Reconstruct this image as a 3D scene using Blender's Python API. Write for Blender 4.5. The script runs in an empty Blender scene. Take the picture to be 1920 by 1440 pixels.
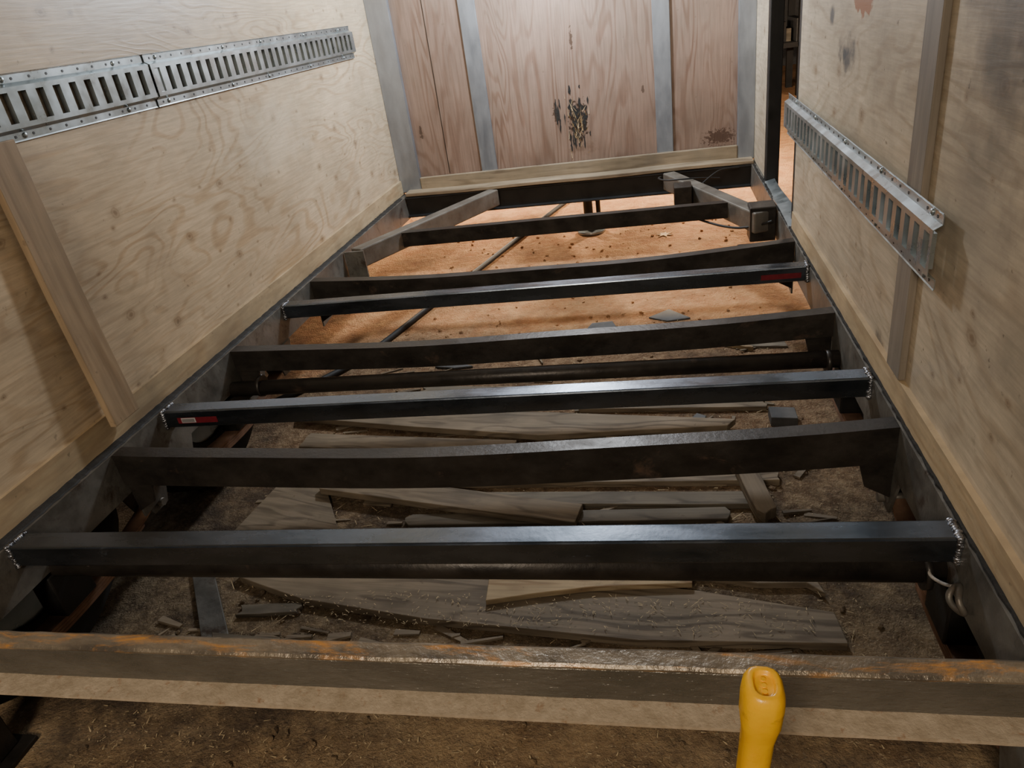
import bpy, bmesh, math, random
from mathutils import Vector, Matrix
random.seed(7)
C=bpy.context.scene.collection
G=-0.45
# ------------------------------------------------------------ node helpers
def newmat(name):
    m=bpy.data.materials.new(name); m.use_nodes=True
    nt=m.node_tree; b=nt.nodes['Principled BSDF']
    return m,nt,b
def N(nt,t,**k):
    n=nt.nodes.new(t)
    for a,v in k.items():
        if a in n.inputs: n.inputs[a].default_value=v
        else: setattr(n,a,v)
    return n
def L(nt,a,b): nt.links.new(a,b)
def coords(nt,scale=(1,1,1),loc=(0,0,0)):
    tc=N(nt,'ShaderNodeTexCoord'); mp=N(nt,'ShaderNodeMapping')
    mp.inputs['Scale'].default_value=scale; mp.inputs['Location'].default_value=loc
    L(nt,tc.outputs['Object'],mp.inputs['Vector']); return mp.outputs['Vector']
def noise(nt,vec,scale,detail=4,rough=.55,dist=0):
    n=N(nt,'ShaderNodeTexNoise'); n.inputs['Scale'].default_value=scale
    n.inputs['Detail'].default_value=detail; n.inputs['Roughness'].default_value=rough
    n.inputs['Distortion'].default_value=dist
    L(nt,vec,n.inputs['Vector']); return n.outputs['Fac']
def ramp(nt,fac,stops):
    r=N(nt,'ShaderNodeValToRGB'); cr=r.color_ramp
    while len(cr.elements)<len(stops): cr.elements.new(.5)
    for e,(p,c) in zip(cr.elements,stops):
        e.position=p; e.color=(c,c,c,1) if isinstance(c,(int,float)) else (*c,1)
    L(nt,fac,r.inputs['Fac']); return r.outputs['Color']
def math_(nt,op,a,b=None):
    n=N(nt,'ShaderNodeMath',operation=op)
    for i,v in enumerate((a,b)):
        if v is None: continue
        if isinstance(v,(int,float)): n.inputs[i].default_value=v
        else: L(nt,v,n.inputs[i])
    return n.outputs[0]
def mix(nt,fac,a,b,mode='MIX'):
    n=N(nt,'ShaderNodeMix',data_type='RGBA',blend_type=mode)
    for i,v in ((0,fac),(6,a),(7,b)):
        if isinstance(v,(int,float)): n.inputs[i].default_value=v
        elif isinstance(v,tuple): n.inputs[i].default_value=(*v,1)
        else: L(nt,v,n.inputs[i])
    return n.outputs[2]
def bump(nt,b,h,strength=.3,dist=.01):
    n=N(nt,'ShaderNodeBump'); n.inputs['Strength'].default_value=strength; n.inputs['Distance'].default_value=dist
    L(nt,h,n.inputs['Height']); L(nt,n.outputs[0],b.inputs['Normal'])
def stain(nt,col,center,rad,color,strength,soft=.5,nscale=12,namp=.9):
    v=coords(nt)
    s=N(nt,'ShaderNodeVectorMath',operation='SUBTRACT'); L(nt,v,s.inputs[0]); s.inputs[1].default_value=center
    d=N(nt,'ShaderNodeVectorMath',operation='DIVIDE'); L(nt,s.outputs[0],d.inputs[0]); d.inputs[1].default_value=rad
    ln=N(nt,'ShaderNodeVectorMath',operation='LENGTH'); L(nt,d.outputs[0],ln.inputs[0])
    n=noise(nt,v,nscale,5,.6)
    q=math_(nt,'ADD',ln.outputs['Value'],math_(nt,'MULTIPLY',math_(nt,'SUBTRACT',n,.5),namp*2))
    f=ramp(nt,q,[(max(0,.75-soft),strength),(.75,0)])
    return mix(nt,f,col,color)
def plywood(name,base,dark,streak=(1,.35,2.6),freq=70,line=.35,knots=0,rough=.6,stains=(),fine=(3,3,90),off=(0,0,0),knotc=(.15,.085,.04),vary=.25,spec=.3,nsc=1.0,dirtc=.35,kprob=.35,lo=.45,grime=0):
    m,nt,b=newmat(name)
    v=coords(nt,streak,off)
    n=noise(nt,v,nsc,3.0,.5,.35)
    s=math_(nt,'SINE',math_(nt,'MULTIPLY',n,freq))
    lf=ramp(nt,math_(nt,'MULTIPLY',math_(nt,'ADD',s,1),.5),[(lo,0),(.97,line)])
    brk=ramp(nt,noise(nt,v,2.1,2,.5),[(.33,.1),(.6,1)])
    lf=math_(nt,'MULTIPLY',lf,brk)
    col=mix(nt,lf,base,dark)
    fn=ramp(nt,noise(nt,coords(nt,fine,off),1,3,.6),[(.35,.80),(.65,1.08)])
    col=mix(nt,.8,col,fn,'MULTIPLY')
    bl=ramp(nt,noise(nt,coords(nt),2.2,4,.6),[(.3,1-vary),(.7,1.05)])
    col=mix(nt,1,col,bl,'MULTIPLY')
    dirt=ramp(nt,noise(nt,coords(nt),14,6,.75),[(.60,0),(.78,dirtc)])
    col=mix(nt,dirt,col,tuple(c*.4 for c in base))
    if knots:
        # knots on a wall standing in the y-z plane
        se=N(nt,'ShaderNodeSeparateXYZ'); L(nt,coords(nt,(1,1,1.35),off),se.inputs[0])
        cb=N(nt,'ShaderNodeCombineXYZ'); L(nt,se.outputs[1],cb.inputs[0]); L(nt,se.outputs[2],cb.inputs[1])
        nn=N(nt,'ShaderNodeTexNoise'); nn.inputs['Scale'].default_value=30; L(nt,cb.outputs[0],nn.inputs['Vector'])
        sc=N(nt,'ShaderNodeVectorMath',operation='SCALE'); L(nt,nn.outputs['Color'],sc.inputs[0]); sc.inputs['Scale'].default_value=.018
        wob=N(nt,'ShaderNodeVectorMath',operation='ADD'); L(nt,cb.outputs[0],wob.inputs[0]); L(nt,sc.outputs[0],wob.inputs[1])
        for ks,kr,pr in ((knots,.062,kprob),(knots*2.3,.058,.70)):
            vo=N(nt,'ShaderNodeTexVoronoi'); vo.voronoi_dimensions='2D'; vo.inputs['Scale'].default_value=ks
            L(nt,wob.outputs[0],vo.inputs['Vector'])
            kf=ramp(nt,vo.outputs['Distance'],[(kr*.25,1),(kr*.55,.45),(kr*.8,.7),(kr,.3),(kr*1.9,0)])
            sp=N(nt,'ShaderNodeSeparateColor'); L(nt,vo.outputs['Color'],sp.inputs[0])
            kf=math_(nt,'MULTIPLY',kf,math_(nt,'GREATER_THAN',sp.outputs[0],pr))
            col=mix(nt,math_(nt,'MULTIPLY',kf,.68),col,knotc)
    if grime:
        gf=ramp(nt,noise(nt,coords(nt,(1,1,1),(5,2,1)),3.2,7,.7),[(.46,0),(.72,grime)])
        col=mix(nt,gf,col,(.20,.17,.13))
        sf=ramp(nt,noise(nt,coords(nt,(6,6,6),(2,1,4)),6,3,.6),[(.68,0),(.74,grime*1.3)])
        col=mix(nt,sf,col,(.10,.075,.05))
    for st in stains: col=stain(nt,col,*st)
    L(nt,col,b.inputs['Base Color']); b.inputs['Roughness'].default_value=rough
    b.inputs['Specular IOR Level'].default_value=spec
    bump(nt,b,math_(nt,'ADD',lf,fn),.15,.003)
    return m
def steel(name,c1,c2,rough=.4,metal=.6,scale=6,stretch=(1,1,1),bmp=.1,bscale=60,rust=None,rustth=.6,bst=(1,1,1)):
    m,nt,b=newmat(name)
    v=coords(nt,stretch)
    n=noise(nt,v,scale,6,.65)
    col=mix(nt,ramp(nt,n,[(.35,0),(.65,1)]),c1,c2)
    if rust:
        rf=ramp(nt,noise(nt,v,scale*1.3,8,.7,.4),[(rustth-.06,0),(rustth+.06,1)])
        col=mix(nt,rf,col,rust)
        L(nt,math_(nt,'MULTIPLY',math_(nt,'SUBTRACT',1,rf),metal),b.inputs['Metallic'])
    else: b.inputs['Metallic'].default_value=metal
    L(nt,col,b.inputs['Base Color'])
    rr=ramp(nt,noise(nt,v,scale*2,5,.6),[(.3,max(.05,rough-.08)),(.7,min(1,rough+.12))])
    L(nt,rr,b.inputs['Roughness'])
    bump(nt,b,noise(nt,coords(nt,bst),bscale,4,.6),bmp,.004)
    return m
def plain(name,c,rough=.6,metal=0,var=.15,scale=20):
    m,nt,b=newmat(name)
    n=ramp(nt,noise(nt,coords(nt),scale,4,.6),[(.3,1-var),(.7,1+var*.3)])
    L(nt,mix(nt,1,c,n,'MULTIPLY'),b.inputs['Base Color'])
    b.inputs['Roughness'].default_value=rough; b.inputs['Metallic'].default_value=metal
    return m
# ------------------------------------------------------------ materials
M={}
M['plyL']=plywood('plywood_pale',(.65,.505,.335),(.42,.27,.14),(1,.75,2.8),170,.5,3.3,fine=(3,8,130),rough=.43,spec=.5,vary=.28,kprob=.25,lo=.55,grime=.30,
   stains=[((-1.4,1.60,.04),(.2,.06,.07),(.04,.035,.03),.85),((-1.4,2.6,.55),(.3,.5,.2),(.74,.66,.52),.25),((-1.4,2.5,.10),(.3,.3,.06),(.40,.27,.14),.4,.6,8)])
M['plyR']=plywood('plywood_pale_dirty',(.55,.455,.33),(.34,.25,.155),(1,.65,2.5),140,.4,3.0,fine=(3,8,110),off=(0,3,2),rough=.5,dirtc=.75,vary=.35,kprob=.5,lo=.55,grime=.55,
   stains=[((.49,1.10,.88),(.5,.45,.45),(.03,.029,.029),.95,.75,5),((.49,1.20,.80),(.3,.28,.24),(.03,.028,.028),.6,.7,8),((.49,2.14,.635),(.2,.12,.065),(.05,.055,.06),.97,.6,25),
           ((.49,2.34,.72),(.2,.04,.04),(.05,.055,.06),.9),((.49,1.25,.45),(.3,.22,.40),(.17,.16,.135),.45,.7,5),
           ((.49,2.02,.80),(.2,.15,.10),(.26,.11,.045),1,.05,16,.35),((.49,.95,.25),(.2,.2,.2),(.2,.17,.12),.35,.7,5),
           ((.49,1.63,.05),(.2,.05,.06),(.04,.035,.03),.8)])
M['plyB']=plywood('plywood_red_brown',(.315,.215,.165),(.16,.08,.05),(3.6,1,.55),150,.55,0,fine=(120,3,5),rough=.33,spec=.55,vary=.32,grime=.25,
   stains=[((-.385,3.94,.285),(.06,.3,.13),(.03,.018,.012),.97,.15,38,1.2),((-.50,3.94,.33),(.022,.3,.06),(.05,.03,.02),.8,.2,60,1.2),
           ((-.39,3.94,.68),(.012,.3,.07),(.05,.03,.02),.8,.2,70,1.2),((-.385,3.94,.14),(.10,.3,.05),(.12,.07,.045),.5,.5,30,1.2),
           ((-1.24,3.94,.31),(.012,.3,.05),(.05,.03,.02),.8,.2,60,1.2),((.32,3.94,.13),(.10,.3,.05),(.06,.03,.02),.8,.2,80,1.6),
           ((-.05,3.94,.40),(.01,.3,.03),(.05,.03,.02),.7,.2,60,1.2)])
M['kick']=plywood('plywood_strip',(.54,.41,.25),(.35,.22,.11),(1,1.2,9),40,.4,0,fine=(3,9,60),vary=.4,dirtc=.7,grime=.4)
M['ledge']=plywood('pine_ledge',(.36,.28,.185),(.14,.095,.06),(1.4,8,14),30,.6,0,fine=(5,60,60),vary=.5,dirtc=.7,grime=.6)
M['batten']=plywood('pine_batten',(.38,.275,.17),(.21,.13,.07),(1,9,.9),30,.5,0,fine=(60,60,4),vary=.3,grime=.3)
M['battenR']=plywood('grey_batten',(.25,.21,.165),(.14,.11,.085),(1,9,.9),30,.4,0,fine=(60,60,4),vary=.35)
M['galv']=steel('galvanised_steel',(.29,.335,.35),(.43,.48,.50),.31,.85,7,(1,1,1),.03,60)
M['post']=steel('grey_primer_steel',(.26,.28,.315),(.35,.375,.415),.36,.7,5,(2,2,.6),.05,80)
M['tube']=steel('mill_scale_steel',(.105,.125,.15),(.16,.18,.215),.25,.95,3,(1.2,4,4),.06,70,(.05,.05,.05),.72)
M['old']=steel('old_channel_steel',(.024,.021,.019),(.052,.044,.037),.40,.5,7,(1,1.5,1.5),.25,70,(.07,.043,.029),.67)
M['brace']=steel('dusty_brace_steel',(.12,.107,.09),(.22,.20,.17),.5,.5,6,(1,1,1),.2,70,(.10,.06,.04),.66)
M['rail']=steel('grey_rail_steel',(.11,.102,.09),(.20,.19,.168),.46,.45,9,(1,1,1),.3,60,(.05,.035,.025),.6)
M['black']=steel('black_steel',(.010,.010,.010),(.022,.021,.020),.5,.3,8)
M['shade']=steel('painted_shade_black',(.008,.008,.008),(.02,.018,.016),.7,0,20,bmp=.6,bscale=50)  # black for painted shade: the wall-to-rail gap and the torn hollows
M['sillface']=steel('wrinkled_painted_steel',(.12,.107,.085),(.21,.185,.15),.28,.4,4,(1,2,2),1.0,60,(.22,.115,.05),.69,bst=(.6,1,2.2))
M['silltop']=steel('rusty_sill_top',(.13,.105,.078),(.34,.27,.185),.34,.4,5,(1.0,4,4),.6,60,(.48,.215,.045),.585)
M['siltlip']=steel('rust_speckled_flange',(.36,.28,.19),(.50,.40,.285),.6,.0,34,(1,1,1),.5,120,(.30,.17,.09),.64,bst=(1,1,1))
M['weld']=steel('weld_bead',(.05,.05,.055),(.45,.46,.50),.25,.9,60,bmp=.6,bscale=120)
M['rust']=steel('rusty_spring',(.15,.08,.05),(.28,.16,.10),.6,.3,14)
M['rubber']=plain('tyre_rubber',(.02,.02,.02),.8)
M['yellow']=steel('yellow_grip',(.93,.45,.006),(.97,.53,.012),.33,0,18,(1,1,1),.15,90,(.55,.27,.02),.66)
M['orange']=plain('orange_grip_core',(.70,.22,.01),.5)
M['steelhead']=plain('hammer_head_steel',(.18,.18,.18),.4,.8)
M['white']=plain('ceiling_panel',(.26,.25,.235),.6)
M['red']=plain('red_label',(.15,.012,.02),.4,0,.3,60)
M['wlab']=plain('white_label',(.40,.38,.38),.5)
M['ink']=plain('label_ink',(.03,.03,.03),.5)
M['hose']=plain('black_hose',(.015,.014,.013),.65)
M['splinter']=plain('splintered_wood',(.60,.46,.28),.7,0,.4,60)
M['straw']=plain('straw',(.60,.46,.26),.8,0,.4,80)
M['leaf']=plain('dry_leaf',(.60,.38,.16),.7)
M['slate']=plain('dark_scrap',(.08,.08,.08),.6,0,.4)
M['rope']=plain('grey_rope',(.30,.27,.24),.8,0,.4,120)
def wood(name,a,b_,vary=.5,fr=60):
    return plywood(name,a,b_,(1.3,9,9),fr,.75,0,fine=(5,110,110),vary=vary,rough=.7,dirtc=.8,grime=.4)
M['w1']=wood('weathered_board',(.30,.235,.16),(.11,.08,.052))
M['w2']=wood('grey_board',(.225,.19,.14),(.08,.063,.045))
M['w3']=wood('fresh_board',(.52,.39,.23),(.27,.16,.08))
# ground
m,nt,b=newmat('clay_and_sawdust_ground'); v=coords(nt)
big=noise(nt,v,1.1,5,.6)
sep=N(nt,'ShaderNodeSeparateXYZ'); L(nt,v,sep.inputs[0])
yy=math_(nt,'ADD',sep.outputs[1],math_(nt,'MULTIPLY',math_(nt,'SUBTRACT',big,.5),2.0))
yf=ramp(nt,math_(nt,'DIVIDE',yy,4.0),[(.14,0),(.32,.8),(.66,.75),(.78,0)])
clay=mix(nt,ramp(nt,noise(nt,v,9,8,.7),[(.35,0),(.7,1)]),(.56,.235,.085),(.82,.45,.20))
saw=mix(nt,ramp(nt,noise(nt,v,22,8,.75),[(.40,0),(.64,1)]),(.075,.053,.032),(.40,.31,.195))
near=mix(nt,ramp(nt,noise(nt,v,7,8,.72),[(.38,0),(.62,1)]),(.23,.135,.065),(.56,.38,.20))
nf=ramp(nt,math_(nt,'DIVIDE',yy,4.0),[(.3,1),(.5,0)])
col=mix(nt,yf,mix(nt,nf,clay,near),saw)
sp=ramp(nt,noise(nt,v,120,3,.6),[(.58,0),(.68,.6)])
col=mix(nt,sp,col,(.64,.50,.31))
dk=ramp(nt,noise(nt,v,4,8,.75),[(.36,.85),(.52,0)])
dk=math_(nt,'MULTIPLY',dk,ramp(nt,math_(nt,'DIVIDE',sep.outputs[1],4.0),[(.6,1),(.8,.35)]))  # dirt patches, stronger in the near half to put frame shade into the colour
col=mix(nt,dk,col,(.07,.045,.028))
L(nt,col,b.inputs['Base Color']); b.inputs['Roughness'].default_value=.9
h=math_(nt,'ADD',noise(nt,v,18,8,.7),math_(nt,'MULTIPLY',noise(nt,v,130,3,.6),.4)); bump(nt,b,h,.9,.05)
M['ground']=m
# ------------------------------------------------------------ mesh helpers
def mk(name,bm,mat=None,parent=None,smooth=False):
    me=bpy.data.meshes.new(name)
    bmesh.ops.recalc_face_normals(bm,faces=bm.faces); bm.to_mesh(me); bm.free()
    o=bpy.data.objects.new(name,me); C.objects.link(o)
    if mat: me.materials.append(M[mat])
    if smooth:
        for p in me.polygons: p.use_smooth=True
    if parent: o.parent=parent
    return o
def addbox(bm,x0,x1,y0,y1,z0,z1):
    vs=[bm.verts.new(p) for p in ((x0,y0,z0),(x1,y0,z0),(x1,y1,z0),(x0,y1,z0),(x0,y0,z1),(x1,y0,z1),(x1,y1,z1),(x0,y1,z1))]
    for f in ((0,3,2,1),(4,5,6,7),(0,1,5,4),(1,2,6,5),(2,3,7,6),(3,0,4,7)): bm.faces.new([vs[i] for i in f])
    return vs
def box(name,x0,x1,y0,y1,z0,z1,mat,parent=None,bev=0):
    bm=bmesh.new(); addbox(bm,x0,x1,y0,y1,z0,z1)
    o=mk(name,bm,mat,parent)
    if bev:
        md=o.modifiers.new('b','BEVEL'); md.width=bev; md.segments=2
    return o
def empty(name):
    o=bpy.data.objects.new(name,None); C.objects.link(o); o.empty_display_size=.1; return o
def sweep(name,prof,path,mat,parent=None,smooth=False,closed=True,cap=True,bev=0):
    bm=bmesh.new(); rings=[]
    for p,s,u in path:
        p,s,u=Vector(p),Vector(s),Vector(u)
        rings.append([bm.verts.new(p+s*a+u*b) for a,b in prof])
    n=len(prof)
    for i in range(len(rings)-1):
        for j in range(n if closed else n-1):
            k=(j+1)%n
            bm.faces.new((rings[i][j],rings[i][k],rings[i+1][k],rings[i+1][j]))
    if cap and closed: bm.faces.new(rings[0][::-1]); bm.faces.new(rings[-1])
    o=mk(name,bm,mat,parent,smooth)
    if bev:
        md=o.modifiers.new('b','BEVEL'); md.width=bev; md.segments=2; md.limit_method='ANGLE'
    return o
def curve(name,pts,r,mat,parent=None,cyc=False):
    cu=bpy.data.curves.new(name,'CURVE'); cu.dimensions='3D'; cu.bevel_depth=r; cu.bevel_resolution=3; cu.use_fill_caps=True
    s=cu.splines.new('NURBS'); s.points.add(len(pts)-1)
    for p,q in zip(s.points,pts): p.co=(*q,1)
    s.order_u=3; s.use_endpoint_u=not cyc; s.use_cyclic_u=cyc; s.resolution_u=8
    cu.materials.append(M[mat]); o=bpy.data.objects.new(name,cu); C.objects.link(o)
    if parent: o.parent=parent
    return o
def cyl(name,p0,p1,r,mat,parent=None,seg=20,r2=None):
    p0,p1=Vector(p0),Vector(p1); d=(p1-p0); r2=r if r2 is None else r2
    bm=bmesh.new(); bmesh.ops.create_cone(bm,cap_ends=True,segments=seg,radius1=r,radius2=r2,depth=d.length)
    bmesh.ops.transform(bm,matrix=Matrix.Translation((p0+p1)/2)@d.to_track_quat('Z','Y').to_matrix().to_4x4(),verts=bm.verts)
    o=mk(name,bm,mat,parent)
    for p in o.data.polygons: p.use_smooth=len(p.vertices)==4
    return o
# ------------------------------------------------------------ key dimensions
XL,XR=-1.365,.465          # inner faces of the frame rails
WL,WR=-1.405,.487          # wall surfaces
YB=3.95; YF=.74
def yskew(y,x):            # frame is racked a little out of square
    return y+.022*((x-XL)/(XR-XL)*2-1)
# ------------------------------------------------------------ floor / ground
bm=bmesh.new(); bmesh.ops.create_grid(bm,x_segments=160,y_segments=160,size=1)
for v_ in bm.verts: v_.co=Vector((v_.co.x*9,v_.co.y*9+6,G))
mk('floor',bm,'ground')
# ------------------------------------------------------------ walls
box('wall_left',WL-.02,WL,YF+.0,YB,.004,1.95,'plyL')
box('baseboard_left',WL,WL+.009,YF,YB-.0,.004,.078,'kick')
box('wall_right',WR,WR+.02,YF,2.78,.004,1.95,'plyR')
box('baseboard_right',WR-.012,WR,YF,2.73,.004,.066,'kick')
box('wall_right_front',WR,WR+.02,3.52,YB,.004,1.95,'plyR')
box('ceiling',WL-.02,WR+.02,YF,YB+.02,1.95,1.97,'white')
box('trailer_siding_panel',WL-.045,WL-.022,YF,YB+.02,.004,1.97,'post')
box('trailer_siding_panel',WR+.022,WR+.045,YF,2.78,.004,1.97,'post')
box('wall_back',WL,WR,YB-.0,YB+.02,.004,1.95,'plyB')
E=empty('wall_post_set')
for i,(a,b_) in enumerate(((WL,-1.284),(-.932,-.845),(.007,.09),(.405,WR))):
    t=.012 if i in(1,2) else .03
    box('post_%d'%i,a,b_,YB-t,YB-.0005,.012,1.94,'post',E,.003)
box('seam_a',-1.118,-1.115,YB-.002,YB-.0004,.09,1.94,'old',E)
box('baseboard_back',-1.284,.405,YB-.035,YB-.013,.010,.085,'ledge',None,.004)
pr=[(0,0),(.085,0),(.085,.02),(0,.018)]
sweep('trim_1',pr,[((x,3.835+.006*math.sin(x*3),.001+.004*math.sin(x*4+1)**2),(0,1,0),(0,0,1)) for x in [WL+.045+i*.15 for i in range(13)]+[WR-.01]],'ledge',bev=.003)
E=empty('splintered_hole'); bm=bmesh.new()
for i in range(60):
    x=random.gauss(-.385,.026); z=random.gauss(.25,.06); l=random.uniform(.015,.055); a=random.gauss(0,.5)
    w=random.uniform(.001,.0028); o=random.uniform(.002,.02)
    dx=math.sin(a)*l; dz=math.cos(a)*l
    vs=[bm.verts.new(p) for p in ((x-w,YB-.002,z),(x+w,YB-.002,z),(x+dx,YB-o,z+dz))]
    bm.faces.new(vs)
mk('wood_splinters',bm,'splinter',E)
bm=bmesh.new()
for i in range(60):
    x=random.gauss(-.385,.026); z=random.gauss(.29,.06); w=random.uniform(.003,.009); h_=random.uniform(.008,.038)
    if i>48: x=random.gauss(-.49,.01); z=random.gauss(.33,.03); w*=.6
    vs=[bm.verts.new((x+w*math.cos(t)*random.uniform(.5,1.4),YB-.0012-i*.00002,z+h_*math.sin(t)*random.uniform(.5,1.4))) for t in [k*math.pi/6 for k in range(12)]]
    bm.faces.new(vs)
mk('cavity_shade_patches',bm,'shade',E)  # flat black patches paint the shade inside the torn hollows
# battens
sweep('wall_batten',[(0,0),(.095,0),(.095,.018),(0,.018)],
      [((WL+.034,1.355,.058),(0,1,0),(1,0,.03)),((WL+.015,1.357,.40),(0,1,0),(1,0,.03)),((WL+.004,1.36,.745),(0,1,0),(1,0,.03))],'batten',bev=.002)
sweep('wall_batten',[(0,0),(.085,0),(.085,-.014),(0,-.014)],
      [((WR-.0,1.43,.068),(0,1,0),(1,0,0)),((WR-.0,1.46,1.94),(0,1,0),(1,0,0))],'battenR',bev=.002)
# door frame on the right (opening between y=2.78 and 3.52)
E=empty('door_frame')
box('jamb_front',WR-.004,WR+.05,3.455,3.52,-.10,1.95,'black',E,.003)
box('jamb_rear',WR+.002,WR+.05,2.782,2.83,-.10,1.95,'black',E,.003)
box('head',WR,WR+.05,2.83,3.455,1.90,1.95,'black',E,.003)
sweep('threshold_plate',[(0,0),(.05,.012),(.05,.016),(0,.004)],[((XR+.004,y,.002+.006*math.sin(y*9)),(1,0,0),(0,0,1)) for y in [2.75+.07*i for i in range(11)]],'galv',E)
# ------------------------------------------------------------ E-track rails
def etrack(name,side,x,segs,z0,H,pitch=.0545,sl=.27,lip=.011):
    E=empty(name)
    q=H/.14
    prof=[(0,.003),(.003,.0015),(.020,.0015),(.028,.0155),(.038,.0155),(.102,.0155),(.112,.0155),(.120,.0015),(.137,.0015),(.140,.003)]
    for si,(ya,yb,lift) in enumerate(segs):
        bm=bmesh.new(); n=int((yb-ya)/pitch); us=[ya]; kinds=[]
        u=ya
        for i in range(n):
            us+= [u+pitch*sl,u+pitch*(1-sl),u+pitch]; kinds+=['b','s','b']; u+=pitch
        us[-1]=yb
        grid=[[bm.verts.new((x+side*(w+lift),yv,z0+v_*q)) for v_,w in prof] for yv in us]
        for i in range(len(us)-1):
            for j in range(len(prof)-1):
                if kinds[i]=='s' and j==4:
                    cs=[grid[i][4],grid[i][5],grid[i+1][5],grid[i+1][4]]
                    ins=[bm.verts.new(c.co+Vector((-side*lip,0,0))) for c in cs]
                    for k in range(4): bm.faces.new((cs[k],cs[(k+1)%4],ins[(k+1)%4],ins[k]))
                    continue
                bm.faces.new((grid[i][j],grid[i+1][j],grid[i+1][j+1],grid[i][j+1]))
        o=mk('track_%d'%(si+1),bm,'galv',E); md=o.modifiers.new('s','SOLIDIFY'); md.thickness=.0016; md.offset=0
        bm=bmesh.new(); u=ya+pitch*.5
        while u<yb:
            for zz in (.0115,.1285):
                mt=Matrix.Translation((x+side*(lift+.0026),u,z0+zz*q))@Matrix.Rotation(math.pi/2,4,'Y')
                bmesh.ops.create_cone(bm,cap_ends=True,segments=10,radius1=.0032,radius2=.0032,depth=.0010,matrix=mt)
            u+=pitch
        mk('hole_shade_discs_%d'%(si+1),bm,'ink',E)  # flat dark discs paint the shade of small holes in the flange
        bm=bmesh.new(); u=ya+pitch
        while u<yb:
            for zz in (.0115,.1285):
                mt=Matrix.Translation((x+side*(lift+.003),u,z0+zz*q))@Matrix.Diagonal((.5,1,1,1))
                bmesh.ops.create_uvsphere(bm,u_segments=10,v_segments=6,radius=.0065,matrix=mt)
            u+=pitch*random.choice((5,6,7))
        mk('screws_%d'%(si+1),bm,'galv',E,True)
    return E
etrack('e_track_rail',1,WL+.001,[(.80,2.06,.0),(2.02,3.627,.0035)],.735,.14)
etrack('e_track_rail',-1,WR-.001,[(1.30,2.86,.015)],.318,.138,.054,.22,.011)
# ------------------------------------------------------------ steel frame
def railprof(s):
    w=.045*s; t=.005
    return [(0,0),(-w,0),(-w,-t),(-t*s,-t),(-t*s,-.12+t),(-w,-.12+t),(-w,-.12),(0,-.12)]
sweep('frame_rail',railprof(1),[((XL,y,0),(1,0,0),(0,0,1)) for y in (.772,3.95)],'rail')
sweep('frame_rail',railprof(-1),[((XR,y,0),(1,0,0),(0,0,1)) for y in (.772,3.95)],'rail')
for nm,xx,s in (('gap_shade_strip',XL-.020,1),('gap_shade_strip',XR+.010,-1)):  # black strip paints the shade of the open gap between wall and rail
    pts=[]
    y=.78
    while y<3.83:
        r=random.uniform(.75,1.2); pts.append(((xx+random.uniform(-.0015,.0015),y,0),(r,0,0),(0,0,r))); y+=.018
    k=.014 if s==1 else .006
    sweep(nm,[(-k,0.0005),(k*1.0,0.0005),(k*.7,.003),(0,.005),(-k,.006)],pts,'shade')
def member(name,y,prof,sag,mat,xa=XL+.001,xb=XR-.001,bev=.0,ph=0,zoff=0,n=24,parent=None,skew=True):
    path=[]
    for i in range(n+1):
        f=i/n; x=xa+(xb-xa)*f
        z=-sag*(1-(2*f-1)**2)+zoff+ (.003*math.sin(f*11+ph) if sag else 0)*(1-(2*f-1)**2)
        path.append(((x,yskew(y,x) if skew else y,z),(0,1,0),(0,0,1)))
    return sweep(name,prof,path,mat,parent,bev=bev)
tubeprof=[(0,0),(.05,0),(.05,-.051),(0,-.051)]
for y in (.990,1.545,2.305):
    E=empty('steel_tube_crossmember')
    member('tube',y,tubeprof,0,'tube',bev=.004,n=1,parent=E,zoff=.002)
    for xx in (XL+.004,XR-.004):
        bm=bmesh.new()
        yy_=yskew(y,xx)
        for t in range(60):
            f=t/60*4; s=int(f); g=f-s
            p=[(0+g*.05,0.002),(.05,-.051*g),(.05-.05*g,-.051),(0,-.051+.051*g)][s]
            rr=random.uniform(.003,.0052)
            bmesh.ops.create_icosphere(bm,subdivisions=2,radius=rr,matrix=Matrix.Translation((xx+random.uniform(-.002,.002),yy_+p[0],p[1]))@Matrix.Diagonal((1.4,1,1,1)))
        mk('weld_'+('a' if xx<0 else 'b'),bm,'weld',E,True)
    if y>1.2:
        xa,xb=((-1.32,-1.20) if y<2 else (.318,.442))
        def lab(n_,a,b_,z0,z1,mat,k):
            bm=bmesh.new(); vs=[bm.verts.new((x,yskew(y,x)-.0006*k,z)) for x,z in ((a,z0),(b_,z0),(b_,z1),(a,z1))]; bm.faces.new(vs); mk(n_,bm,mat,E)
        lab('label_red',xa,xb,-.036,-.018,'red',1)
        if y<2:
            lab('label_white',xa+.012,xa+.055,-.034,-.019,'wlab',2)
            for i in range(12):
                lab('label_bar_%d'%i,xa+.015+i*.0031,xa+.0164+i*.0031,-.032,-.022,'ink',3)
def chan(h,w,t=.006):
    return [(0,0),(w,0),(w,-t),(t,-t),(t,-h+t),(w,-h+t),(w,-h),(0,-h)]
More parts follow.
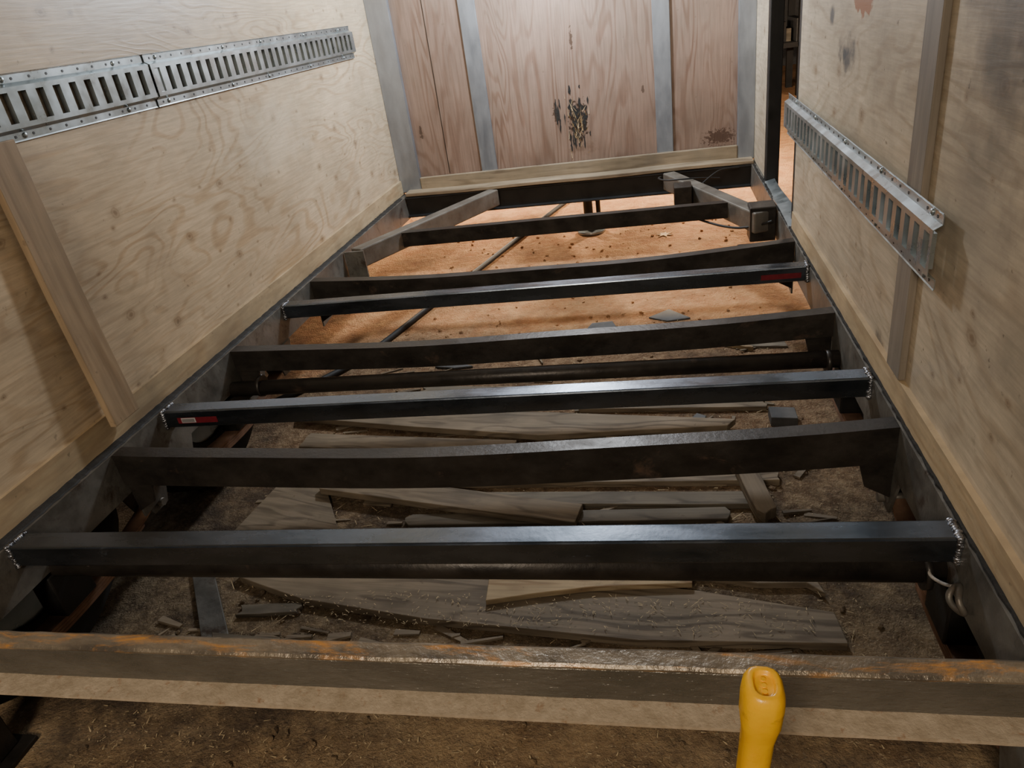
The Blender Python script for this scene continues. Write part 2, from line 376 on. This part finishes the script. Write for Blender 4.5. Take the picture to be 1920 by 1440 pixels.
def gus(E,y):
    for s,xx in ((1,XL),(-1,XR)):
        yy_=yskew(y,xx)
        bm=bmesh.new(); vs=[bm.verts.new(p) for p in ((xx+s*.002,yy_+.010,-.070),(xx+s*.075,yy_+.010,-.070),(xx+s*.055,yy_+.010,-.15),(xx+s*.002,yy_+.010,-.18))]; bm.faces.new(vs)
        o=mk('gusset_web',bm,'old',E); md=o.modifiers.new('s','SOLIDIFY'); md.thickness=.007
        bm=bmesh.new(); vs=[bm.verts.new(p) for p in ((xx+s*.004,yy_+.012,-.09),(xx+s*.004,yy_+.15,-.12),(xx+s*.004,yy_+.11,-.19),(xx+s*.004,yy_+.012,-.20))]; bm.faces.new(vs)
        o=mk('gusset_plate',bm,'rail',E); md=o.modifiers.new('s','SOLIDIFY'); md.thickness=.006
        for k in range(2): cyl('bolt_%d'%k,(xx-s*.002,yy_+.05+.05*k,-.145),(xx+s*.02,yy_+.05+.05*k,-.145),.009,'old',E,6)
for y,h_,sg,ph in ((1.335,.088,.032,0),(1.93,.072,.022,1.3),(2.565,.072,.030,2.6)):
    E=empty('channel_crossmember'); member('channel',y,chan(h_,.042),sg,'old',ph=ph,parent=E); gus(E,y)
E=empty('channel_crossmember')
member('channel',3.15,chan(.066,.042),.0,'old',xa=-1.165,xb=.305,parent=E)
sweep('front_header_beam',[(0,0),(.115,0),(.115,-.11),(0,-.11),(0,-.103),(.02,-.098),(.02,-.012),(0,-.007)],
   [((x,3.835,0),(0,1,0),(0,0,1)) for x in (XL+.001,XR-.001)],'black')
def diag(name,a,b_,w,h,mat,z=0):
    E=empty(name)
    a=Vector((*a,z)); b_=Vector((*b_,z)); d=(b_-a).normalized(); s=Vector((d.y,-d.x,0))
    sweep('beam',[(-w/2,0),(w/2,0),(w/2,-h),(-w/2,-h)],[(a,s,(0,0,1)),(b_,s,(0,0,1))],mat,E,bev=.006)
    return E
E=diag('tongue_brace',(-1.315,2.93),(-.86,3.83),.065,.085,'brace',.004)
box('end_plate',-1.36,-1.27,2.90,2.91,-.12,.0,'rail',E); box('foot_angle',-1.36,-1.20,2.83,2.90,-.13,-.12,'rail',E,.002)
E=diag('tongue_brace',(.405,2.97),(.06,3.83),.065,.085,'brace',.004)
box('stub_tube',.075,.155,3.42,3.52,-.10,.022,'old',E,.004)
box('end_bracket',.36,.460,2.98,3.08,-.12,.02,'old',E,.004); box('foot_angle',.30,.46,2.80,2.86,-.10,-.085,'old',E,.002)
E=empty('brake_wiring')
curve('cable_a',[(0.02,3.8,-.01),(.0,3.7,.01),(.03,3.62,.012),(.1,3.58,.02),(.2,3.62,.01),(.3,3.70,-.02)],.004,'hose',E)
curve('cable_b',[(.2,3.55,-.01),(.27,3.62,.03),(.33,3.72,.02),(.40,3.80,.0)],.004,'hose',E)
curve('cable_c',[(.17,3.2,-.07),(.25,3.10,-.08),(.36,3.0,-.07),(.44,2.95,-.03)],.005,'hose',E)
# rear sill
E=empty('rear_sill')
nx=60; xs=[-1.52+i*(2.12/nx) for i in range(nx+1)]
sk=lambda x:.008*((x-XL)/(XR-XL)*2-1)
sweep('sill_top',[(0,-.004),(.004,0),(.030,.001),(.036,-.003),(.036,-.012),(0,-.012)],[((x,.727+sk(x),random.uniform(-.0012,.0012)),(0,1,0),(0,0,1)) for x in xs],'silltop',E)
sweep('sill_face',[(0,-.006),(.030,-.010),(.030,-.070),(-.001,-.070)],[((x,.7265+sk(x)+random.uniform(-.0005,.0005),0),(0,1,0),(0,0,1)) for x in xs],'sillface',E,bev=.002)
sweep('sill_flange',[(0.03,-.066),(.0,-.068),(-.038,-.072),(-.038,-.078),(.03,-.074)],[((x,.727+sk(x)+random.uniform(-.0004,.0004),0),(0,1,0),(0,0,1)) for x in xs],'siltlip',E)
for a in (-1.50,.50):
    E=empty('stabilizer_leg')
    box('leg',a,a+.06,.775,.83,G+.012,-.005,'old',E,.004); box('foot',a-.03,a+.09,.73,.85,G,G+.012,'old',E,.002)
# ------------------------------------------------------------ running gear
for y in (1.065,1.868):
    E=empty('trailer_axle')
    zt=-.115 if y<1.5 else -.108
    cyl('axle_tube',(WL-.14,y-.008,zt-.005),(WR+.14,y+.01,zt+.005),.030 if y<1.5 else .024,'old',E,24)
    for xx in (XL+.10,XR-.03):
        cyl('collar',(xx-.006,y,zt),(xx+.006,y,zt),.034,'old',E,24)
    for s,xx in ((-1,WL-.16),(1,WR+.16)):
        bm=bmesh.new(); prof=[(.17,-.07),(.20,-.092),(.27,-.10),(.31,-.088),(.325,-.06),(.33,0),(.325,.06),(.31,.088),(.27,.10),(.20,.092),(.17,.07)]
        rings=[]
        for k in range(48):
            a=k/48*2*math.pi; bb=1+(.012 if k%2 else 0)
            rings.append([bm.verts.new((xx+w,y+r*bb*math.cos(a),-.115+r*math.sin(a))) for r,w in prof])
        for k in range(48):
            for j in range(len(prof)-1): bm.faces.new((rings[k][j],rings[(k+1)%48][j],rings[(k+1)%48][j+1],rings[k][j+1]))
        mk('tyre',bm,'rubber',E,True)
        cyl('rim',(xx-.06,y,-.115),(xx+.06,y,-.115),.172,'galv',E,32); cyl('hub',(xx-.085,y,-.115),(xx+.085,y,-.115),.045,'black',E,16)
    for xx in (XL-.03,XR+.03):
        for k in range(4):
            hl=.33-k*.07
            sweep('spring_leaf_%d'%k,[(-.022,0),(.022,0),(.022,-.007),(-.022,-.007)],
              [((xx,y+t*hl,-.20-.008*k-.045*(1-(t*hl/.33)**2)),(1,0,0),(0,0,1)) for t in [-1+i/6 for i in range(13)]],'rust',E)
        box('axle_seat',xx-.03,xx+.03,y-.05,y+.05,-.245,-.13,'black',E,.004)
        for s in(-1,1):
            yy_=y+s*.33
            bm=bmesh.new()
            for dx in (-.03,.03):
                vs=[bm.verts.new((xx+dx,yy_+p,z)) for p,z in ((-.07,-.12),(.07,-.12),(.03,-.225),(-.03,-.225))]; bm.faces.new(vs)
            o=mk('hanger_'+('a' if s<0 else 'b'),bm,'rail',E); md=o.modifiers.new('s','SOLIDIFY'); md.thickness=.006
            cyl('bolt_'+('a' if s<0 else 'b'),(xx-.045,yy_,-.205),(xx+.045,yy_,-.205),.011,'brace',E,8)
E=empty('tie_down_ring')
curve('wire',[(XR-.005,1.10,-.06),(XR-.03,1.07,-.07),(XR-.035,1.04,-.10),(XR-.02,1.01,-.095),(XR-.015,.99,-.08)],.003,'rope',E)
ring=[((XR-.014+.006*math.sin(2*t),.965+.024*math.cos(t),-.085+.020*math.sin(t))) for t in [k/12*2*math.pi for k in range(12)]]
curve('ring',ring,.0055,'brace',E,True)
curve('frayed_rope',[(XL+.02,1.10,-.18),(XL+.05,1.13,-.20),(XL+.09,1.12,-.22),(XL+.07,1.18,-.19)],.006,'rope',empty('rope_scrap'))
# ------------------------------------------------------------ tongue jack ahead of the trailer
E=empty('tongue_jack')
cyl('jack_tube',(-.42,4.42,G+.02),(-.42,4.42,.5),.028,'black',E); cyl('inner_tube',(-.36,4.44,G+.015),(-.36,4.44,.1),.014,'black',E)
cyl('foot',(-.41,4.42,G),(-.41,4.42,G+.02),.085,'galv',E,24)
box('collar',-.46,-.32,4.38,4.47,-.12,-.07,'black',E,.004)
E=empty('trailer_tongue')
for s in (-1,1):
    a=Vector((-.45+s*.50,3.975,0)); b_=Vector((-.45+s*.06,5.2,0)); d=(b_-a).normalized(); sd=Vector((d.y,-d.x,0))
    sweep('tongue_arm_'+('a' if s<0 else 'b'),[(-.03,0),(.03,0),(.03,-.08),(-.03,-.08)],[(a,sd,(0,0,1)),(b_,sd,(0,0,1))],'black',E)
# ------------------------------------------------------------ things on the ground
def poly(name,pts,th,mat,z=G,ang=0,lift=0,parent=None):
    cx=sum(p[0] for p in pts)/len(pts); cy=sum(p[1] for p in pts)/len(pts)
    R=Matrix.Rotation(-ang,2); bm=bmesh.new()
    loc=[R@Vector((p[0]-cx,p[1]-cy)) for p in pts]
    lo=[bm.verts.new((p.x,p.y,0)) for p in loc]; hi=[bm.verts.new((p.x,p.y,th)) for p in loc]
    n=len(pts); bm.faces.new(lo[::-1]); bm.faces.new(hi)
    for i in range(n): bm.faces.new((lo[i],lo[(i+1)%n],hi[(i+1)%n],hi[i]))
    o=mk(name,bm,mat,parent); o.location=(cx,cy,z); o.rotation_euler=(0,lift,ang)
    md=o.modifiers.new('b','BEVEL'); md.width=.0015; md.limit_method='ANGLE'
    return o
def plank(a,b_,w,th=.018,mat='w1',z=G,lift=0,jag=.012,name='wood_plank'):
    a=Vector(a); b_=Vector(b_); d=(b_-a); ln=d.length; d.normalize(); s=Vector((-d.y,d.x)); pts=[]
    t0=random.uniform(-.015,.015); t1=random.uniform(-.015,.015)
    for i in range(6): pts.append(a+d*ln*i/5+s*(-w/2+random.uniform(-.002,.002)))
    for k in (-.2,.15): pts.append(b_+d*(random.uniform(-jag,jag)+t1)+s*w*k)
    for i in range(6): pts.append(b_-d*ln*i/5+s*(w/2+random.uniform(-.002,.002)))
    for k in (.2,-.15): pts.append(a+d*(random.uniform(-jag,jag)+t0)+s*w*k)
    return poly(name,[tuple(p) for p in pts],th,mat,z,math.atan2(d.y,d.x),lift)
poly('wood_plank',[(-1.19,1.37),(-.9,1.385),(-.47,1.385),(.05,1.33),(.35,1.27),(.36,1.18),(-.08,1.17),(-.6,1.215),(-.95,1.27),(-1.10,1.32),(-1.17,1.345)],.022,'w1',ang=-.09)
poly('plywood_scrap',[(-.47,1.50),(.05,1.46),(.045,1.335),(-.20,1.315),(-.33,1.29),(-.45,1.262)],.016,'w3',z=G+.023)
poly('wood_shard',[(.03,1.39),(.20,1.395),(.33,1.385),(.345,1.33),(.31,1.365),(.2,1.36)],.018,'w1')
plank((-1.12,1.235),(-.95,1.25),.035,.012,'w2')
plank((-1.08,1.765),(-.25,1.60),.085,.022,'w1',z=G+.018)
poly('wood_plank',[(-1.31,1.52),(-1.27,1.80),(-1.12,1.82),(-.93,1.50)],.012,'w1',ang=-.25)
plank((-.93,1.80),(.31,1.80),.055,.02,'w1')
plank((-.68,1.70),(.25,1.695),.06,.018,'w2')
plank((-.9,1.52),(.2,1.50),.09,.018,'w2')
plank((-.75,1.60),(.15,1.63),.05,.016,'w2')
plank((.215,1.80),(.25,1.60),.055,.035,'w1',z=G+.02)
poly('wood_plank',[(-1.40,2.25),(-1.0,2.23),(-.4,2.17),(.22,2.09),(.19,2.05),(-.42,2.02),(-.9,2.10),(-1.38,2.19)],.022,'w1',z=G+.012,ang=-.1)
plank((-1.29,2.05),(-.50,1.97),.09,.02,'w1')
plank((-1.25,1.93),(-.1,1.91),.07,.02,'w2')
plank((-.30,2.235),(.33,2.215),.05,.018,'w1')
plank((-.75,2.32),(.05,2.34),.06,.018,'w2')
plank((-.2,2.0),(.28,1.96),.06,.018,'w1')
plank((-.95,2.42),(-.35,2.36),.045,.014,'w2')
plank((-.05,1.90),(.40,1.92),.05,.016,'w2')
plank((-.35,1.84),(.10,1.87),.022,.014,'w1')
plank((-.85,1.865),(-.45,1.85),.025,.014,'w3')
plank((-1.15,1.12),(-.3,1.06),.07,.016,'w2')
plank((.22,2.72),(.32,2.66),.02,.02,'w3')
poly('roofing_scrap',[(-.33,2.93),(-.31,2.99),(-.22,3.0),(-.20,2.94)],.008,'slate')
poly('roofing_scrap',[(-.06,3.02),(.03,3.10),(.12,2.99),(.02,2.97)],.008,'slate')
poly('roofing_scrap',[(.29,2.73),(.46,2.74),(.47,2.66),(.33,2.67)],.010,'w2')
poly('roofing_scrap',[(-.95,2.62),(-.85,2.65),(-.78,2.61),(-.86,2.60)],.010,'slate')
poly('scrap_block',[(.33,2.09),(.33,2.16),(.41,2.15),(.41,2.08)],.035,'slate')
poly('scrap_block',[(.07,2.10),(.10,2.15),(.13,2.13),(.12,2.09)],.025,'slate')
poly('flat_steel_bar',[(-1.36,1.40),(-1.29,1.40),(-1.09,1.14),(-1.17,1.14)],.012,'rail',z=G+.002,ang=-.9)
curve('air_hose',[(-.55,5.5,G+.015),(-.69,5.03,G+.015),(-.86,4.4,G+.015),(-1.0,3.86,G+.015),(-1.13,3.4,G+.015),(-1.25,2.925,G+.015),(-1.35,2.61,G+.015),(-1.6,2.3,G+.015)],.014,'hose')
for (x,y,r) in ((.03,4.24,.05),(.02,4.55,.03),(.42,4.6,.03),(.25,3.4,.02)):
    pts=[]; n=14
    for i in range(n):
        a=i/n*2*math.pi; q=r*(1 if i%2 else .45)*random.uniform(.8,1.2); pts.append((x+q*math.cos(a),y+q*math.sin(a)))
    poly('dry_leaf',pts,.004,'leaf',z=G+.002)
bm=bmesh.new()
def sliver(x,y,l,w,z=G):
    a=random.uniform(0,math.pi*2); t=random.uniform(-.1,.25)
    d=Vector((math.cos(a),math.sin(a),t))*l; s=Vector((-math.sin(a),math.cos(a),0))*w
    p=Vector((x,y,z+.003+random.uniform(0,.004)))
    vs=[bm.verts.new(q) for q in (p-s,p+s,p+d+s*.4,p+d-s*.4)]; bm.faces.new(vs)
for i in range(6500):
    x=random.uniform(-1.3,.45); y=random.choice((random.uniform(.25,.9),random.uniform(.8,3.0),random.uniform(.25,.75)))
    l=abs(random.gauss(.004,.005))+.002
    sliver(x,y,l,random.uniform(.0005,.0016))
for i in range(150):
    x=random.uniform(-1.2,.4); y=random.choice((random.uniform(.3,.75),random.uniform(1.0,2.2)))
    sliver(x,y,random.uniform(.02,.06),random.uniform(.0007,.0014))
for i in range(500):
    sliver(random.uniform(-1.0,.3),random.uniform(1.19,1.30),random.uniform(.002,.012),random.uniform(.0005,.0012),G+.022)
mk('sawdust_litter',bm,'straw')
bm=bmesh.new()
for i in range(240):
    x=random.uniform(-1.3,.42); y=random.choice((random.uniform(1.4,2.8),random.uniform(1.4,2.3),random.uniform(1.0,1.2))); a=random.gauss(0,.5)
    l=random.uniform(.01,.06); w=random.uniform(.003,.012); t=random.uniform(.002,.008)
    vs=addbox(bm,-l,l,-w,w,0,t)
    vs[1].co.y+=w*.9; vs[5].co.y+=w*.9
    bmesh.ops.transform(bm,matrix=Matrix.Translation((x,y,G+random.uniform(0,.003)))@Matrix.Rotation(a,4,'Z')@Matrix.Rotation(random.uniform(-.08,.08),4,'Y'),verts=vs)
mk('wood_chip_debris',bm,'w1')
bm=bmesh.new()
for i in range(520):
    x=random.uniform(-1.3,.45); y=random.uniform(.25,4.6); r=random.uniform(.003,.012)
    mt=Matrix.Translation((x,y,G+r*.3))@Matrix.Rotation(random.uniform(0,6),4,'Z')@Matrix.Diagonal((1,random.uniform(.6,1),random.uniform(.5,.9),1))
    vs=bmesh.ops.create_icosphere(bm,subdivisions=1,radius=r,matrix=mt)['verts']
    for v_ in vs: v_.co+=Vector([random.uniform(-.2,.2)*r for _ in range(3)])
mk('dirt_clods',bm,'ground')
# sledge hammer standing on its head
E=empty('sledge_hammer')
NS=16
def se_(k):
    t=math.pi/NS+k*2*math.pi/NS; c,s=math.cos(t),math.sin(t)
    e=.72; return (math.copysign(abs(c)**e,c),math.copysign(abs(s)**e,s))
oct_=[se_(k) for k in range(NS)]
bot=Vector((.045,.52,-.40)); top=Vector((.082,.50,.260)); ax=(top-bot).normalized(); sx=Vector((1,0,0)); sx=(sx-ax*sx.dot(ax)).normalized(); sy=ax.cross(sx)
bm=bmesh.new(); rings=[]
prof=[(0,.012,.016),(.30,.012,.016),(.38,.0135,.0175),(.42,.0158,.0195),(.55,.0158,.0195),(.585,.0162,.020),(.603,.0185,.0225),(.612,.0200,.0240),(.640,.0206,.025),(.650,.0196,.024),(.656,.0178,.022),(.6595,.0150,.0190)]
for h_,a,b_ in prof:
    rings.append([bm.verts.new(bot+ax*h_+sx*c*a+sy*s*b_) for c,s in oct_])
for i in range(len(rings)-1):
    for j in range(NS): bm.faces.new((rings[i][j],rings[i][(j+1)%NS],rings[i+1][(j+1)%NS],rings[i+1][j]))
inner=[bm.verts.new(bot+ax*.6598+sx*c*.0105+sy*s*.0145) for c,s in oct_]; low=[bm.verts.new(bot+ax*.6550+sx*c*.0088+sy*s*.0125) for c,s in oct_]
for j in range(NS):
    bm.faces.new((rings[-1][j],rings[-1][(j+1)%NS],inner[(j+1)%NS],inner[j])); bm.faces.new((inner[j],inner[(j+1)%NS],low[(j+1)%NS],low[j]))
bm.faces.new(low); bm.faces.new(rings[0][::-1])
o=mk('handle',bm,'yellow',E,True)
md=o.modifiers.new('b','BEVEL'); md.width=.0012; md.segments=2; md.limit_method='ANGLE'; md.angle_limit=.7
for k in range(3):
    p=bot+ax*.6545+sy*(-.007+.007*k); cyl('core_pin_%d'%k,p,p+ax*.0016,.0026,'yellow',E,12)
o8=[(math.cos(math.pi/8+k*math.pi/4),math.sin(math.pi/8+k*math.pi/4)) for k in range(8)]
sweep('head',[(.03*c,.03*s) for c,s in o8],[((-.035,.52,G+.0285),(0,1,0),(0,0,1)),((.125,.52,G+.0285),(0,1,0),(0,0,1))],'steelhead',E,bev=.004)
# ------------------------------------------------------------ shop seen through the side door
E=empty('storage_rack')
for x in (.9,1.55,2.2,2.85):
    for y in (9.0,9.7): box('upright',x,x+.07,y,y+.07,G,2.4,'black',E)
for z in (.05,.55,1.05,1.6,2.2):
    box('shelf',.9,2.92,9.0,9.77,z,z+.05,'black',E)
for i in range(60):
    z=random.choice((.10,.60,1.10,1.65)); x=random.uniform(.95,2.7)
    box('stock',x,x+random.uniform(.03,.15),8.95+random.uniform(0,.3),9.7,z,z+random.uniform(.03,.25),random.choice(('slate','w3','red','post','wlab','black','w2','slate')),E)
box('wall_shop',-9,9,12,12.1,G,5,'slate')
# ------------------------------------------------------------ lights
def area(name,loc,target,size,e,col,sy=None):
    l=bpy.data.lights.new(name,'AREA'); l.energy=e; l.size=size; l.color=col
    if sy: l.shape='RECTANGLE'; l.size_y=sy
    o=bpy.data.objects.new(name,l); C.objects.link(o); o.location=loc
    o.rotation_euler=(Vector(target)-Vector(loc)).to_track_quat('-Z','Y').to_euler(); return o
def point(name,loc,e,col,r=.06):
    l=bpy.data.lights.new(name,'POINT'); l.energy=e; l.color=col; l.shadow_soft_size=r
    o=bpy.data.objects.new(name,l); C.objects.link(o); o.location=loc; return o
point('work_lamp',(-.45,3.52,1.34),112,(.84,.92,1.0),.09)
area('shop_lamp',(-.6,-1.9,2.0),(-.4,1.2,.1),.8,70,(1.0,.86,.68))
point('yard_lamp',(.35,5.6,.50),230,(1.0,.80,.58),.04)
point('yard_lamp',(-1.3,5.7,.50),200,(1.0,.80,.58),.04)
point('shop_lamp',(2.0,7.6,3.0),160,(1.0,.85,.7),.2)
w=bpy.data.worlds.new('World'); bpy.context.scene.world=w; w.use_nodes=True
w.node_tree.nodes['Background'].inputs[0].default_value=(.78,.78,.82,1); w.node_tree.nodes['Background'].inputs[1].default_value=.065
# ------------------------------------------------------------ camera
cd=bpy.data.cameras.new('Camera'); cam=bpy.data.objects.new('Camera',cd); C.objects.link(cam)
cd.sensor_width=36; cd.lens=36*1355/1920; cd.clip_start=.02
cam.matrix_world=Matrix(((.9775,-.0390*-1,.2071,0),(.1637,.4777,-.8631,0),(-.1326,.8775,.4609,.86),(0,0,0,1)))
bpy.context.scene.camera=cam
